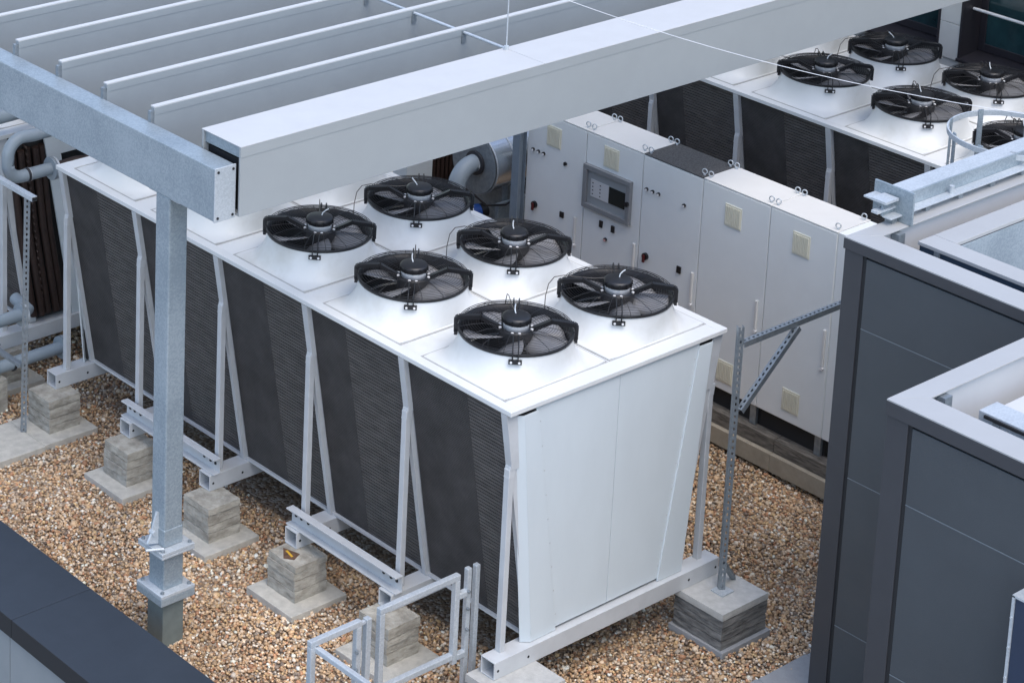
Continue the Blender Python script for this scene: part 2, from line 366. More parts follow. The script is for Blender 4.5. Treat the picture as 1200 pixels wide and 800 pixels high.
def cooler(n=5, near='panels'):
    root = empty('dry_cooler'); L = n*P
    # deck frame: four border strips and the strips between fan panels
    fr = MB(); 
    fr.box(0, .095, -.045, L+.045, H0, HD); fr.box(W-.095, W, -.045, L+.045, H0, HD)
    fr.box(.095, W-.095, -.045, .115, H0, HD); fr.box(.095, W-.095, L-.115, L+.045, H0, HD)
    fr.build('deck_frame', WHITE, root, .004)
    for k in range(1, n):
        MB().box(.099, W-.099, k*P-.136, k*P+.117, H0+.01, HD-.006).build('deck_strip', WHITE_D, root, .002)
    MB().box(W/2-.03, W/2+.03, .117, L-.117, H0+.012, HD-.004).build('mid_strip', WHITE_D, root)
    # fan panels with flared nozzle
    pb = MB(); hx, hy = .556, .467
    nseg = 64; ring = []
    prof = [(.492, 0.0), (.478, .03), (.468, .07), (.460, .12), (.453, .18), (.450, .235)]
    P_ = []
    for i in range(nseg):
        a = 2*PI*i/nseg; c_, s_ = math.cos(a), math.sin(a); k = min(hx/abs(c_) if abs(c_) > 1e-6 else 9, hy/abs(s_) if abs(s_) > 1e-6 else 9)
        P_.append((k*c_, k*s_, -.012)); P_.append((k*c_, k*s_, .002))
        rin = min(k*.985, .60)
        # flared skirt that starts at the panel edge where the panel is narrow
        base = min(k*.97, .575)
        for t in (0, .12, .28, .48, .72, 1.0):
            r = .450+(base-.450)*(1-t)**2.2; P_.append((r*c_, r*s_, .004+.236*t**1.15))
        P_.append((.438*c_, .438*s_, .236)); P_.append((.432*c_, .432*s_, .0))
    m_ = 10
    F_ = [(i*m_+k, ((i+1) % nseg)*m_+k, ((i+1) % nseg)*m_+k+1, i*m_+k+1) for i in range(nseg) for k in range(m_-1)]
    pb.poly(P_, F_, True)
    pan = pb.build('fan_panel', WHITE_D, root)
    es = pan.modifiers.new('es', 'EDGE_SPLIT'); es.split_angle = math.radians(40)
    pan.location = (FANX[0]+.0, .5875, HD+.004)
    sl = MB(); e_ = .011
    for q in ((-hx-e_, hx+e_, -hy-e_, -hy), (-hx-e_, hx+e_, hy, hy+e_), (-hx-e_, -hx, -hy, hy), (hx, hx+e_, -hy, hy)): sl.box(*q, -.012, -.0005)
    sl.build('seal', mat('grey_sealant', (.44, .44, .43), .8, noise=.2, nscale=20), pan)
    fan = fan_proto(); fan.parent = root; fan.location = (FANX[0], .5875, HD)
    for k in range(n):
        for j in (0, 1):
            if k == j == 0: continue
            x = (.655, 1.812)[j]
            copy_tree(pan, root).location = (x, .5875+k*P, HD+.004)
            f = copy_tree(fan, root); f.location = (x, .5875+k*P, HD)
            for b_ in f.children:
                if b_.name.startswith(('cable_gland', 'motor.')): b_.rotation_euler = (0, 0, random.uniform(-1.2, 1.2))
                if b_.name.startswith('cable.'): b_.rotation_euler = (0, 0, random.uniform(-.12, .12) if j else -1.35+random.uniform(-.1, .1))
                if b_.name.startswith('blade'):
                    b_.rotation_euler = (0, 0, b_.rotation_euler[2]+.37*(k*2+j))
    for b_ in fan.children:
        if b_.name.startswith('cable') and 'gland' not in b_.name: b_.rotation_euler = (0, 0, -1.3)
    # coils, per bay and side: bays of two sections
    def coil_sec(y0, y1, rows, m, name, side):
        b = MB(); sx = 1 if side == 0 else -1; ox = 0 if side == 0 else W
        def pt(z, y, off): return (ox+sx*(coil_x(z)+off), y, z)
        for i in range(rows):
            z0 = .505+2.0*i/rows; z1 = z0+2.0/rows*(.78 if rows < 70 else .70)
            q = [pt(z0, y0, 0), pt(z0, y1, 0), pt(z0, y1, .03), pt(z0, y0, .03), pt(z1, y0, 0), pt(z1, y1, 0), pt(z1, y1, .03), pt(z1, y0, .03)]
            b.hexa(q)
        return b.build(name, m, root, fixn=True)
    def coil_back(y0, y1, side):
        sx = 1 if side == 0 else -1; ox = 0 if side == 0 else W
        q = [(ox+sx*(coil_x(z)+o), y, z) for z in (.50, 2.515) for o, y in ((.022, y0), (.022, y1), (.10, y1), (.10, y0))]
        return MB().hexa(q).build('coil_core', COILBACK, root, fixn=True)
    proto = {}
    splits = [(.40, 1), (.62, 1), (.50, 1), (.66, 1), (.55, 1)]
    for side in (0, 1):
        for k in range(n):
            s = splits[k % 5][0]
            y0, y1 = k*P+.035, (k+1)*P-.035; ym = y0+(y1-y0)*s
            coil_sec(y0, ym, 62, COILA, 'coil', side); coil_sec(ym+.003, y1, 120, COILB, 'coil', side)
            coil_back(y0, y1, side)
        sx = 1 if side == 0 else -1; ox = 0 if side == 0 else W
        x0, x1 = sorted((ox+sx*.372, ox+sx*.44))
        MB().box(x0, x1, .03, L-.03, .482, .503).build('bottom_rail', FRAME, root)
    # floor pan & interior
    MB().box(.5, W-.5, .05, L-.05, .487, .50).build('drip_tray', DARKIN, root)
    # frames
    bb = rect_tube_x(-.07, W+.07, 0, .155, .33, ZB).build('base_beam', FRAME, root, .004)
    hole = MB()
    for x in (-.03, .30, W-.30, W+.03): hole.cyl((x, -.0785, .40), (x, -.072, .40), .012, 10)
    hb = hole.build('bolt', JOINT, bb); hb['kind'] = 'stuff'
    post = MB().box(-.027, .027, -.028, .028, ZB, 2.045).build('post', FRAME, root, .004); post.location = (XK, 0, 0)
    def strip(side):
        sx = 1 if side == 0 else -1
        def pt(z, o): return sx*(coil_x(z)+o)
        b = MB()
        for z0, z1, w_ in ((2.04, 2.522, .033), (ZB+.004, 2.04, .021)):
            b.hexa([(pt(z, o), y, z) for z in (z0, z1) for o, y in ((-.045, -w_), (.06, -w_), (.06, w_), (-.045, w_))])
        return b
    s0 = strip(0).build('coil_strip', FRAME, root, fixn=True); s1 = strip(1).build('coil_strip', FRAME, root, fixn=True); s1.location = (W, 0, 0)
    plate = MB().hexa([(x, y, z) for z, a in ((1.97, .0), (2.07, .014)) for x, y in ((-.029+a, -.030), (.029+a, -.030), (.029+a, .030), (-.029+a, .030))]).build('gusset', FRAME, root, .003); plate.location = (XK, 0, 0)
    for k in range(n+1):
        y = k*P+(.03 if k == 0 else -.03 if k == n else 0)
        yb = k*P+(.0 if k == 0 else 0)
        if k == 0:
            bb.location = (0, 0, 0); post.location = (XK, y, 0); s0.location = (0, y, 0); s1.location = (W, y, 0); plate.location = (XK, y, 0)
        else:
            c = inst(bb, root, (0, yb, 0)); inst(hb, c)
            inst(post, root, (XK, y, 0)); inst(s0, root, (0, y, 0)); inst(s1, root, (W, y, 0)); inst(plate, root, (XK, y, 0))
        inst(post, root, (W-XK, y, 0)); inst(plate, root, (W-XK, y, 0))
    # C-channels tying pairs of frames
    for a, b_ in ((1, 2), (3, 4)):
        if b_ > n: continue
        ch = MB(); y0, y1 = a*P-.10, b_*P+.10
        ch.box(.022, .032, y0, y1, ZB+.002, ZB+.155); ch.box(-.045, .022, y0, y1, ZB+.002, ZB+.014); ch.box(-.045, .022, y0, y1, ZB+.143, ZB+.155)
        co = ch.build('channel', FRAME, root, .002)
        h2 = MB()
        for yy in (y0+.06, y0+.13, y1-.06, y1-.13, y0+.22, y1-.22):
            h2.cyl((.014, yy, ZB+.085), (.0215, yy, ZB+.085), .014, 10)
        h2.build('bolt', JOINT, co)['kind'] = 'stuff'
    # ends
    def end_poly(xa, xb, zt=2.52, zb=.505):
        return [(xa(zb), zb), (xb(zb), zb), (xb(zt), zt), (xa(zt), zt)]
    lx = lambda z: .10+(2.52-z)*(.20/2.02)
    rx = lambda z: W-lx(z)
    mid = lambda z: W/2
    for (ye, sgn) in ((0, -1), (L, 1)):
        if near == 'open' and ye == 0:
            # pipe end: header tubes, a slanted strip and a top plate
            for i in range(5):
                x_ = .16+i*.085
                MB().tube([(x_+.0, -.01-.02*(i % 2), 2.36), (x_+.10, -.01-.02*(i % 2), 1.5), (x_+.26, -.01-.02*(i % 2), .56)], .036, 10).build('header_tube', COPPER, root)
            MB().prism([(.66, 2.50), (.50, 2.50), (.86, .485), (1.04, .485)], -.05, -.03).build('end_strip', ENDW, root, fixn=True)
            MB().prism([(.62, 2.50), (W-.6, 2.50), (W-.6, 2.22), (.66, 2.22)], -.028, -.01).build('end_panel', ENDW, root, fixn=True)
            MB().prism([(.1, 2.5), (W-.1, 2.5), (W-.35, .5), (.35, .5)], .03, .05).build('end_back', DARKIN, root, fixn=True)
            for i in range(24):
                zz = .62+i*.075; xx = .30+(2.4-zz)*.12
                MB().tube([(xx, .02, zz), (xx, -.05, zz+.008), (xx, -.05, zz+.034), (xx, .02, zz+.042)], .011, 6).build('return_bend', COPPER, root)
            continue
        y0, y1 = sorted((ye+sgn*.018, ye+sgn*.004))
        g_ = .0022
        ix = lambda z: .31+(2.52-z)*(.33/2.02)
        MB().prism(end_poly(lambda z: ix(z)-.01, lambda z: W/2-g_, 2.523), y0, y1).build('end_panel', ENDW, root, .002, True)
        MB().prism(end_poly(lambda z: W/2+g_, lambda z: W-ix(z)+.01, 2.523), y0, y1).build('end_panel', ENDW, root, .002, True)
        for mir in (0, 1):
            fx = (lambda v: v) if not mir else (lambda v: W-v)
            q = []; q2 = []; q3 = []
            for z in (.484, 2.485):
                xl = lx(z)-.012; xr = ix(z); xm = xl+.07
                q += [(fx(xm), ye+sgn*.036, z), (fx(xr), ye+sgn*.032, z), (fx(xr), ye+sgn*.0185, z), (fx(xm), ye+sgn*.022, z)]
                q2 += [(fx(xl), ye-sgn*.018, z), (fx(xm-.001), ye+sgn*.036, z), (fx(xm-.001), ye+sgn*.022, z), (fx(xl+.01), ye-sgn*.024, z)]
            cs_ = MB().hexa(q).build('corner_strip', ENDW, root, .002, True)
            MB().hexa(q2).build('folded_edge', ENDW, cs_, .002, True)
        MB().prism(end_poly(lambda z: lx(z)+.03, lambda z: rx(z)-.03, 2.515), *sorted((ye+sgn*.0, ye-sgn*.02))).build('end_frame', DARKIN, root, fixn=True)
        sc = MB()
        for i in range(9):
            z = .62+i*.22
            for xx in (ix(z)+.02, W-ix(z)-.02): sc.cyl((xx, ye+sgn*.017, z), (xx, ye+sgn*.021, z), .006, 6)
        sc.build('screw', FRAME, root)['kind'] = 'stuff'
    return root

c1 = cooler(5); c1.location = (0, 0, 0)
tag(c1, 'white V-shaped dry cooler on concrete blocks beside the galvanized column', 'dry cooler', 'roof dry coolers')
c2 = copy_tree(c1); c2.location = (6.87, .05, 0)
tag(c2, 'white dry cooler behind the row of control cabinets, next to the windows', 'dry cooler', 'roof dry coolers')
c3 = cooler(2, 'open'); c3.location = (-.03, 7.0, 0)
tag(c3, 'dry cooler with exposed brown header tubes behind the grey pipes', 'dry cooler', 'roof dry coolers')

# ------------------------------------------------------------------ concrete blocks
def block(x, y, sx, sy, z0, z1, layers, mt, mtop, label, slab=None, slab_m=SLAB, group='concrete blocks under the coolers', cap=False):
    root = empty('concrete_block', (x, y, z0)); h = (z1-z0)/layers
    hs_ = [random.uniform(.75, 1.3) for _ in range(layers)]; hs_ = [h_*(z1-z0)/sum(hs_) for h_ in hs_]
    for i in range(layers):
        top = i == layers-1; dx_, dy_ = (random.uniform(-.006, .006), random.uniform(-.006, .006)) if i else (0, 0)
        b = MB(); n = 9; pts = []
        for e in range(4):
            for k in range(n):
                t = -1+2*k/n; jit = 0 if (top and cap) else random.uniform(-.0035, .0035)
                j = 1+jit/(sx*.5)
                q = {0: (t, -j), 1: (j, t), 2: (-t, j), 3: (-j, -t)}[e]
                pts.append((q[0]*sx/2*(1 if top and cap else random.uniform(.995, 1.0))*(1.015 if top and cap else 1), q[1]*sy/2*(1.015 if top and cap else 1)))
        m = len(pts); zz0 = sum(hs_[:i])+(.007 if i else 0); zz1 = sum(hs_[:i+1]); pts = [(a+dx_, b_+dy_) for a, b_ in pts]
        ins = .985 if not top else .992
        P_ = [(a, b_, zz0) for a, b_ in pts]+[(a*1.002, b_*1.002, (zz0+zz1)/2) for a, b_ in pts]+[(a*ins, b_*ins, zz1) for a, b_ in pts]
        F_ = [tuple(range(m-1, -1, -1)), tuple(range(2*m, 3*m))]
        for r in (0, m): F_ += [(r+k, r+(k+1) % m, r+m+(k+1) % m, r+m+k) for k in range(m)]
        o = b.poly(P_, F_).build('layer', mtop if (top and cap) else mt, root)
        if top and not cap: pass
    tag(root, label, 'concrete block', group)
    if slab:
        s = MB().box(slab[0], slab[1], slab[2], slab[3], -.12, z0-.001).build('paving_slab', slab_m, None, .006)
        tag(s, label.replace('concrete block', 'square paving slab').replace('stack', 'lying').replace('resting on', 'near'), 'paving slab', 'paving slabs under the blocks')
        return root, s
    return root, None
# the near-end pair (dark, larger) and the row of small ones along the coil side
b0, s0_ = block(2.36, -.27, .56, .52, 0, .33, 5, CONC_D, CONC_T, 'large dark layered concrete block carrying the perforated strut post', (2.06, 2.665, -.565, .02), SLAB_G, cap=True)
s0_['label'] = 'grey paving slab beneath the large block with the strut post'
b1, s1_ = block(.10, -.14, .56, .52, 0, .33, 5, CONC_D, CONC_T, 'large pale-topped concrete block under the end of the near beam, behind the railing', (-.20, .42, -.46, .16), SLAB_G, cap=True)
s1_['label'] = 'grey paving slab beneath the block at the railing posts'
rows = [(1.12, 'concrete block seen through the railing frame', 'paving slab seen through the railing frame'),
        (2.28, 'concrete block with a rusty brown and yellow patch on top', 'paving slab under the block with the rusty patch'),
        (3.46, 'concrete block just right of the galvanized column foot', 'paving slab just right of the galvanized column foot'),
        (4.68, 'concrete block just left of the galvanized column', 'paving slab just left of the galvanized column'),
        (5.92, 'concrete block next to the perforated pipe stand', 'paving slab under the block by the pipe stand')]
for y, lb, ls in rows:
    b_, s_ = block(-.09, y, .35, .36, 0, .328, 4, CONC, CONC_T, 'weathered '+lb, (-.42, .19, y-.33, y+.27), SLAB)
    s_['label'] = 'pale square '+ls
    if abs(y-2.28) < .01:
        st = MB().hexa([(x, y, z) for z in (.3285, .3315) for x, y in ((-.155, .0), (-.10, -.075), (.0, -.03), (-.05, .13))]).build('patch', STICK, b_, fixn=True)
        MB().poly([(-.095, -.03, .3345), (-.075, -.035, .3345), (-.05, .07, .3345), (-.07, .08, .3345)], [(0, 1, 2, 3)]).build('yellow_mark', YEL, st)
for (x, y, lb) in ((.05, 7.02, 'pale concrete block under the beam of the cooler with brown tubes'),):
    b_, s_ = block(x, y, .35, .36, 0, .328, 4, CONC, CONC_T, lb, (x-.3, x+.3, y-.3, y+.3), SLAB); s_['label'] = 'pale slab under the block below the brown-tube cooler'
for k in range(6):
    for x in (7.0, 9.2):
        if k not in (0, 2, 5): continue
        b_, s_ = block(x, .05+1.2*k, .35, .36, GZ, .328, 4, CONC, CONC, 'concrete block hidden beneath the dry cooler by the windows')
for x, y in ((2.3, 7.02), (.05, 9.38), (2.3, 9.38)):
    block(x, y, .35, .36, GZ, .328, 4, CONC, CONC, 'concrete block beneath the far frame of the brown-tube cooler')
for k in (2, 5):
    block(2.4, 1.2*k, .35, .36, GZ, .328, 4, CONC, CONC, 'concrete block under the cabinet-side ends of the cooler beams')

# loose pavers by the enclosure
for i, (x0, x1, y0, y1) in enumerate(((1.45, 2.045, -1.55, -.94), (2.05, 2.645, -1.33, -.95), (2.65, 3.25, -1.33, -.96), (.85, 1.445, -1.55, -.93))):
    p_ = MB().box(x0, x1, y0, y1, -.12, -.025).build('paving_slab', SLAB_G, None, .004)
    tag(p_, 'smooth grey walkway slab laid in gravel against the dark enclosure', 'paving slab', 'walkway slabs by the enclosure')

# ------------------------------------------------------------------ pergola: column, galvanised beam, clad beam, slats
perg = empty('pergola', (-1.38, 2.41, 0)); perg.location = (0, 0, 0)
tag(perg, 'grey roof pergola of broad slats on a galvanized column and beam', 'pergola')
cx0, cx1, cy0, cy1 = -1.482, -1.282, 2.313, 2.513
colm = MB().box(cx0+.01, cx1-.01, cy0+.01, cy1-.01, .98, 3.853).build('column', GALV, perg, .012)
MB().box(cx0, cx1, cy0, cy1, .45, .78).build('column_stub', GALV, perg, .010)
MB().box(cx0-.005, cx1+.005, cy0-.005, cy1+.005, 0, .36).build('column_foot', mat('grey_green_coated_steel', (.16, .19, .18), .6, noise=.2, nscale=10), perg, .004)
MB().box(cx0-.011, cx1+.011, cy0-.011, cy1+.011, 0, .34).build('foot_seam', JOINT, None) if 0 else None
fl = MB().box(cx0-.065, cx1+.065, cy0-.065, cy1+.065, .80, .83).build('flange_plate', GALV_L, perg, .004)
fl2 = MB().box(cx0-.065, cx1+.065, cy0-.065, cy1+.065, .778, .7985).build('flange_plate', GALV_L, perg, .004)
fl3 = MB().box(cx0-.07, cx1+.07, cy0-.07, cy1+.07, .425, .455).build('flange_plate', GALV_L, perg, .004)
fl4 = MB().box(cx0-.07, cx1+.07, cy0-.07, cy1+.07, .36, .4225).build('flange_plate', GALV, perg, .004)
MB().box(cx0+.005, cx1-.005, cy0+.005, cy1-.005, .83, .985).build('column_sleeve', GALV, perg, .01)
for f_, zz in ((fl, .83), (fl3, .455)):
    for x in (cx0-.035, cx1+.035):
        for y in (cy0-.035, cy1+.035):
            MB().cyl((x, y, zz-.002), (x, y, zz+.018), .017, 6).build('bolt', GALV_P, f_)
MB().prism([(cx0-.10, .87), (cx0+.012, .84), (cx0+.012, 1.12), (cx0-.01, 1.13), (cx0-.035, 1.05), (cx0-.06, .95)], cy0+.085, cy0+.105).build('earthing_lug', GALV_L, perg, fixn=True)
MB().cyl((cx0-.04, cy0+.07, .95), (cx0-.04, cy0+.13, .95), .022, 10).build('earthing_bolt', GALV_L, perg)
MB().cyl((cx0-.16, cy0+.03, .86), (cx0-.02, cy0-.02, .85), .012, 8).build('earthing_clamp', GALV_L, perg)
# galvanised beam along y
gb = MB().box(-1.482, -1.288, 1.752, 9.5, 3.856, 4.287).build('galvanized_beam', GALV, perg, .008)
ep = MB().box(-1.486, -1.284, 1.740, 1.7515, 3.852, 4.291).build('end_plate', GALV_L, gb, .003)
for x in (-1.455, -1.312):
    for z in (3.885, 4.258): MB().cyl((x, 1.742, z), (x, 1.734, z), .011, 10).build('bolt', JOINT, gb)
MB().box(-1.46, -1.31, cy0-.10, cy1+.10, 3.838, 3.8555).build('cap_plate', GALV_L, perg, .003)
# clad beam along x (hollow sheet-metal box with open end)
cb_ = MB(); x0, x1 = -1.272, 10.1; y0, y1, z0, z1 = 1.705, 2.185, 3.862, 4.43; t = .02
cb_.box(x0, x1, y0, y0+t, z0, z1-.004); cb_.box(x0, x1, y1-t, y1, z0, z1-.004); cb_.box(x0, x1, y0+t, y1-t, z0, z0+t)
clad = cb_.build('clad_beam', CLAD, perg, .003)
segs = [(-1.274, 1.98), (1.984, 5.2), (5.204, 10.1)]
for a, b__ in segs: MB().box(a, b__, y0-.004, y1+.004, z1-.004, z1+.004).build('cap_sheet', mat('pale_cap_sheet', (.49, .495, .495), .5, .0, noise=.05, nscale=4), clad, .002)
lip = MB().box(x0, x1, y0-.0035, y0-.0005, z1-.085, z1-.0045).build('cap_lip', CLAD, clad)
es_ = MB().box(x0+.05, x0+.06, y0+.021, y1-.021, z0+.02, z1-.13).build('end_liner', JOINT, clad)
MB().box(x0+.02, x0+.05, y0+.021, y1-.021, z1-.10, z1-.005).build('end_flange', GALV, clad)
# slats
for i in range(9):
    yc = 2.835+.6475*i
    s_ = MB().box(-1.265, 10.0, yc-.022, yc+.022, 3.95, 4.405).build('slat', SLAT, perg)
    MB().box(-1.268, 10.0, yc-.026, yc+.026, 4.405, 4.416).build('slat_cap', mat('pale_slat_cap', (.50, .51, .515), .5, .0, noise=.05, nscale=4), s_)
    MB().box(-1.269, 10.0, yc-.0255, yc-.0225, 4.345, 4.4045).build('slat_lip', SLAT, s_)
    br = MB().box(-1.30, -1.262, yc-.019, yc+.019, 4.02, 4.38).build('slat_bracket', GALV_P, s_)
    y_prev = 2.185 if i == 0 else 2.835+.6475*(i-1)+.026
    MB().cyl((2.10, y_prev-.002, 4.375), (2.10, yc-.026, 4.375), .014, 8).build('spacer_rod', GALV_L, perg)
    MB().box(2.075, 2.125, yc-.034, yc-.0255, 4.28, 4.395).build('rod_bracket', GALV_P, perg)
    MB().cyl((6.6, y_prev-.002, 4.375), (6.6, yc-.026, 4.375), .014, 8).build('spacer_rod', GALV_L, perg)
# hidden far support of the pergola
MB().box(-1.47, -1.29, 8.2, 8.4, 0, 3.857).build('column', GALV, perg, .01)
MB().box(9.9, 10.09, 1.75, 2.1, 0, 3.9).build('column', GALV, perg, .01)

# lightning rod and cable
rod = MB().cyl((1.96, 2.14, 4.43), (1.96, 2.14, 5.15), .006, 8); rod.cyl((1.96, 2.14, 4.434), (1.96, 2.14, 4.47), .022, 10)
tag(rod.build('lightning_rod', GALV_L), 'thin upright lightning rod standing on the clad pergola beam', 'lightning rod')
pts = [(1.96, 2.14, 5.10), (1.98, 1.6, 5.03), (2.09, .5, 5.0), (2.40, -.46, 5.0), (2.50, -1.09, 5.0), (2.57, -1.31, 5.0), (2.86, -1.83, 5.0), (3.3, -2.6, 5.02), (3.9, -3.6, 5.08)]
pts = [(1.96+ (3.62-1.96)*t**1.25, 2.14-5.4*t, 5.08-.10*t-.16*math.sin(PI*t)) for t in [i/20 for i in range(21)]]
tag(MB().tube(pts, .0028, 6).build('conductor_cable', WHITEC), 'thin white conductor cable strung across above the pergola beam', 'cable')

# ------------------------------------------------------------------ control cabinets
CX0, CXB, CZ0, CZ1 = 4.85, 5.30, .50, 2.535
seams = [4.62, 3.805, 3.05, 2.29, 1.475, .71]
clabels = ['grey control cabinet at the far end beside the silver vessel', 'grey control cabinet with a framed display window', 'grey control cabinet with a dark granular mat on top',
           'grey control cabinet with two cream vents, beside the dark-topped one', 'grey control cabinet with two cream vents, last before the dark enclosure']
def torus(mb, c, R, r, ax, n=14, m=6):
    ax = Vector(ax).normalized(); x = ax.orthogonal().normalized(); y = ax.cross(x); c = Vector(c)
    return mb.tube([c+(x*math.cos(2*PI*i/n)+y*math.sin(2*PI*i/n))*R for i in range(n)], r, m, True)
def cab_vent(root, y, z):
    b = MB(); b.box(CX0-.022, CX0-.0145, y-.10, y+.10, z-.11, z+.11); v = b.build('vent', VENT, root, .003)
    for i in range(9):
        yy = y-.08+i*.02; MB().box(CX0-.029, CX0-.0225, yy-.006, yy+.006, z-.09, z+.09).build('vent_slat', VENT, v)
def lamp(root, y, z, m=LENSW):
    o = MB().cyl((CX0-.0145, y, z), (CX0-.032, y, z), .019, 12).build('indicator_lamp', BLACK, root)
    MB().cyl((CX0-.0325, y, z-.006), (CX0-.038, y, z-.006), .013, 10).build('lens', m, o)
def handle(root, y, z0, z1):
    o = MB().box(CX0-.035, CX0-.0145, y-.014, y+.014, z0, z1).build('handle', CABTOP, root, .005)
    MB().cyl((CX0-.0145, y, z0-.02), (CX0-.04, y, z0-.02), .018, 10).build('lock', LENSW, o)
def switch(root, y, z):
    o = MB().cyl((CX0-.0145, y, z), (CX0-.04, y, z), .036, 14).build('rotary_switch', BLACK, root)
    MB().box(CX0-.062, CX0-.041, y-.012, y+.012, z-.055, z+.02).build('switch_handle', RED, o, .003)
for i in range(5):
    ya, yb = seams[i+1], seams[i]; root = empty('control_cabinet', (0, 0, 0)); tag(root, clabels[i], 'control cabinet', 'row of control cabinets')
    MB().box(CX0, CXB, ya+.002, yb-.002, CZ0, CZ1-.014).build('body', CAB, root, .004)
    MB().box(CX0-.014, CX0-.0005, ya+.005, yb-.005, CZ0+.01, CZ1-.022).build('door', CAB, root, .004)
    tp = MB().box(CX0-.012, CXB+.01, ya+.003, yb-.003, CZ1-.0135, CZ1).build('roof_plate', MESHTOP if i == 2 else CABTOP, root, .003)
    pl = MB(); pl.box(CX0+.06, CXB-.05, ya+.002, yb-.002, .30, CZ0-.0005); pl.build('plinth', DARKIN, root)
    lg = MB().box(CX0+.02, CX0+.055, ya+.02, ya+.09, .301, CZ0-.0005).build('leg', GALV_P, root)
    for y in (ya+.04, yb-.04):
        for x in (CX0+.04, CXB-.04):
            e = MB(); torus(e, (x, y, CZ1+.038), .024, .006, (1, .35, 0)); e.cyl((x, y, CZ1-.001), (x, y, CZ1+.016), .012, 8); e.build('lifting_eye', GALV_L, root)
    if i == 0:
        cab_vent(root, 4.25, 2.32); [lamp(root, y, 2.10) for y in (4.53, 4.455, 4.38)]; lamp(root, 4.075, 2.09, BLACK); switch(root, 4.47, 1.52)
        MB().box(CX0-.03, CX0-.0145, 4.06, 4.11, 1.51, 1.57).build('socket', BLACK, root, .002); handle(root, 3.90, 1.30, 1.58)
    if i == 1:
        cab_vent(root, 3.465, 2.345)
        fr = MB(); a, b__, c_, d_ = 3.165, 3.815-.02, 1.745, 2.20
        for bx in ((a, b__, c_, c_+.05), (a, b__, d_-.05, d_), (a, a+.05, c_+.05, d_-.05), (b__-.05, b__, c_+.05, d_-.05)): fr.box(CX0-.06, CX0-.0145, *bx)
        wf = fr.build('display_window', mat('grey_frame_plastic', (.20, .21, .22), .45), root, .004)
        MB().box(CX0-.03, CX0-.0145, a+.05, b__-.05, c_+.05, d_-.05).build('back_plate', mat('grey_plate', (.28, .30, .31), .4), wf)
        pn = MB().box(CX0-.036, CX0-.0305, 3.46, 3.70, 1.88, 2.06).build('label_panel', PANELW, wf)
        for r in range(4):
            for c2_ in range(2): MB().box(CX0-.038, CX0-.0363, 3.665-c2_*.10, 3.68-c2_*.10, 1.905+r*.038, 1.916+r*.038).build('indicator_mark', BLACK, pn)
        MB().box(CX0-.038, CX0-.0305, 3.245, 3.455, 1.885, 2.055).build('screen', SCREEN, wf)
        MB().cyl((CX0-.06, 3.185, 1.97), (CX0-.085, 3.185, 1.97), .024, 12).build('knob', BLACK, wf)
        for y in (3.55, 3.39): MB().box(CX0-.03, CX0-.0145, y-.02, y+.02, 1.59, 1.66).build('socket', BLACK, root, .002)
        lamp(root, 3.48, 1.485, PINK); handle(root, 3.10, 1.33, 1.58)
    if i == 2:
        [lamp(root, y, 2.185) for y in (2.985, 2.907, 2.83)]; lamp(root, 2.505, 2.18); switch(root, 2.945, 1.50)
        MB().box(CX0-.03, CX0-.0145, 2.49, 2.54, 1.48, 1.55).build('socket', BLACK, root, .002); handle(root, 2.345, 1.24, 1.55)
    if i == 3: cab_vent(root, 1.905, 2.27); cab_vent(root, 1.875, .70); handle(root, 1.55, 1.27, 1.56)
    if i == 4: cab_vent(root, 1.10, 2.275); cab_vent(root, 1.08, .72); handle(root, .755, 1.21, 1.57)
    if i == 4: MB().box(CX0-.002, CXB, .60, .708, CZ0, CZ1-.003).build('side_panel', CAB, root, .004)
# timber sleepers in front of / under the cabinets
for ya, yb, lb, lk in ((-.9, 1.195, 'weathered timber sleeper running in behind the dark enclosure corner', 'tan kerb stone running in behind the dark enclosure corner'), (1.2, 5.0, 'weathered timber sleeper below the cabinet with the dark mat on top', 'tan kerb stone below the cabinet with the dark mat on top')):
    o = MB().box(4.79, 4.93, ya, yb, .165, .2995).build('timber_sleeper', TIMBER, None, .006); tag(o, lb, 'timber sleeper', 'sleepers under the cabinets')
    o = MB().box(4.74, 5.32, ya, yb, -.01, .1645).build('kerb_stone', mat('tan_kerb', (.36, .32, .25), .85, noise=.2, nscale=10), None, .004)
    MB().box(5.14, 5.30, ya, yb, .165, .2995).build('bearer', TIMBER, o)
    tag(o, lk, 'kerb stone', 'kerb stones under the cabinets')

# ------------------------------------------------------------------ perforated strut stand on the big block
st = empty('strut_stand', (0, 0, 0)); tag(st, 'galvanized perforated strut post with sideways arm and diagonal brace on concrete block', 'strut stand')
px_, py_ = 2.345, -.285
pp = MB(); perforated(pp, (px_, py_, .345), (px_, py_, 2.70), .05, .045, (-.5, -.86, 0)); pp.build('post', GALV_P, st)
pp = MB(); perforated(pp, (px_+.02, py_, 2.57), (4.25, py_, 2.57), .05, .045, (0, 0, 1)); pp.build('arm', GALV_P, st)
pp = MB(); perforated(pp, (px_+.02, py_-.02, 1.98), (3.03, py_-.02, 2.53), .05, .045, (-.55, 0, .8)); pp.build('brace', GALV_P, st)
pp = MB(); perforated(pp, (px_+.02, py_+.02, .60), (px_+.24, py_+.06, .345), .04, .035, (.5, -.86, .5)); pp.build('foot_brace', GALV_P, st)
MB().box(px_-.07, px_+.07, py_-.07, py_+.06, .331, .344).build('foot_plate', GALV_L, st)
pp = MB(); perforated(pp, (4.22, py_+.03, .0), (4.22, py_+.03, 2.60), .05, .045, (-.5, -.86, 0)); pp.build('post', GALV_P, st)

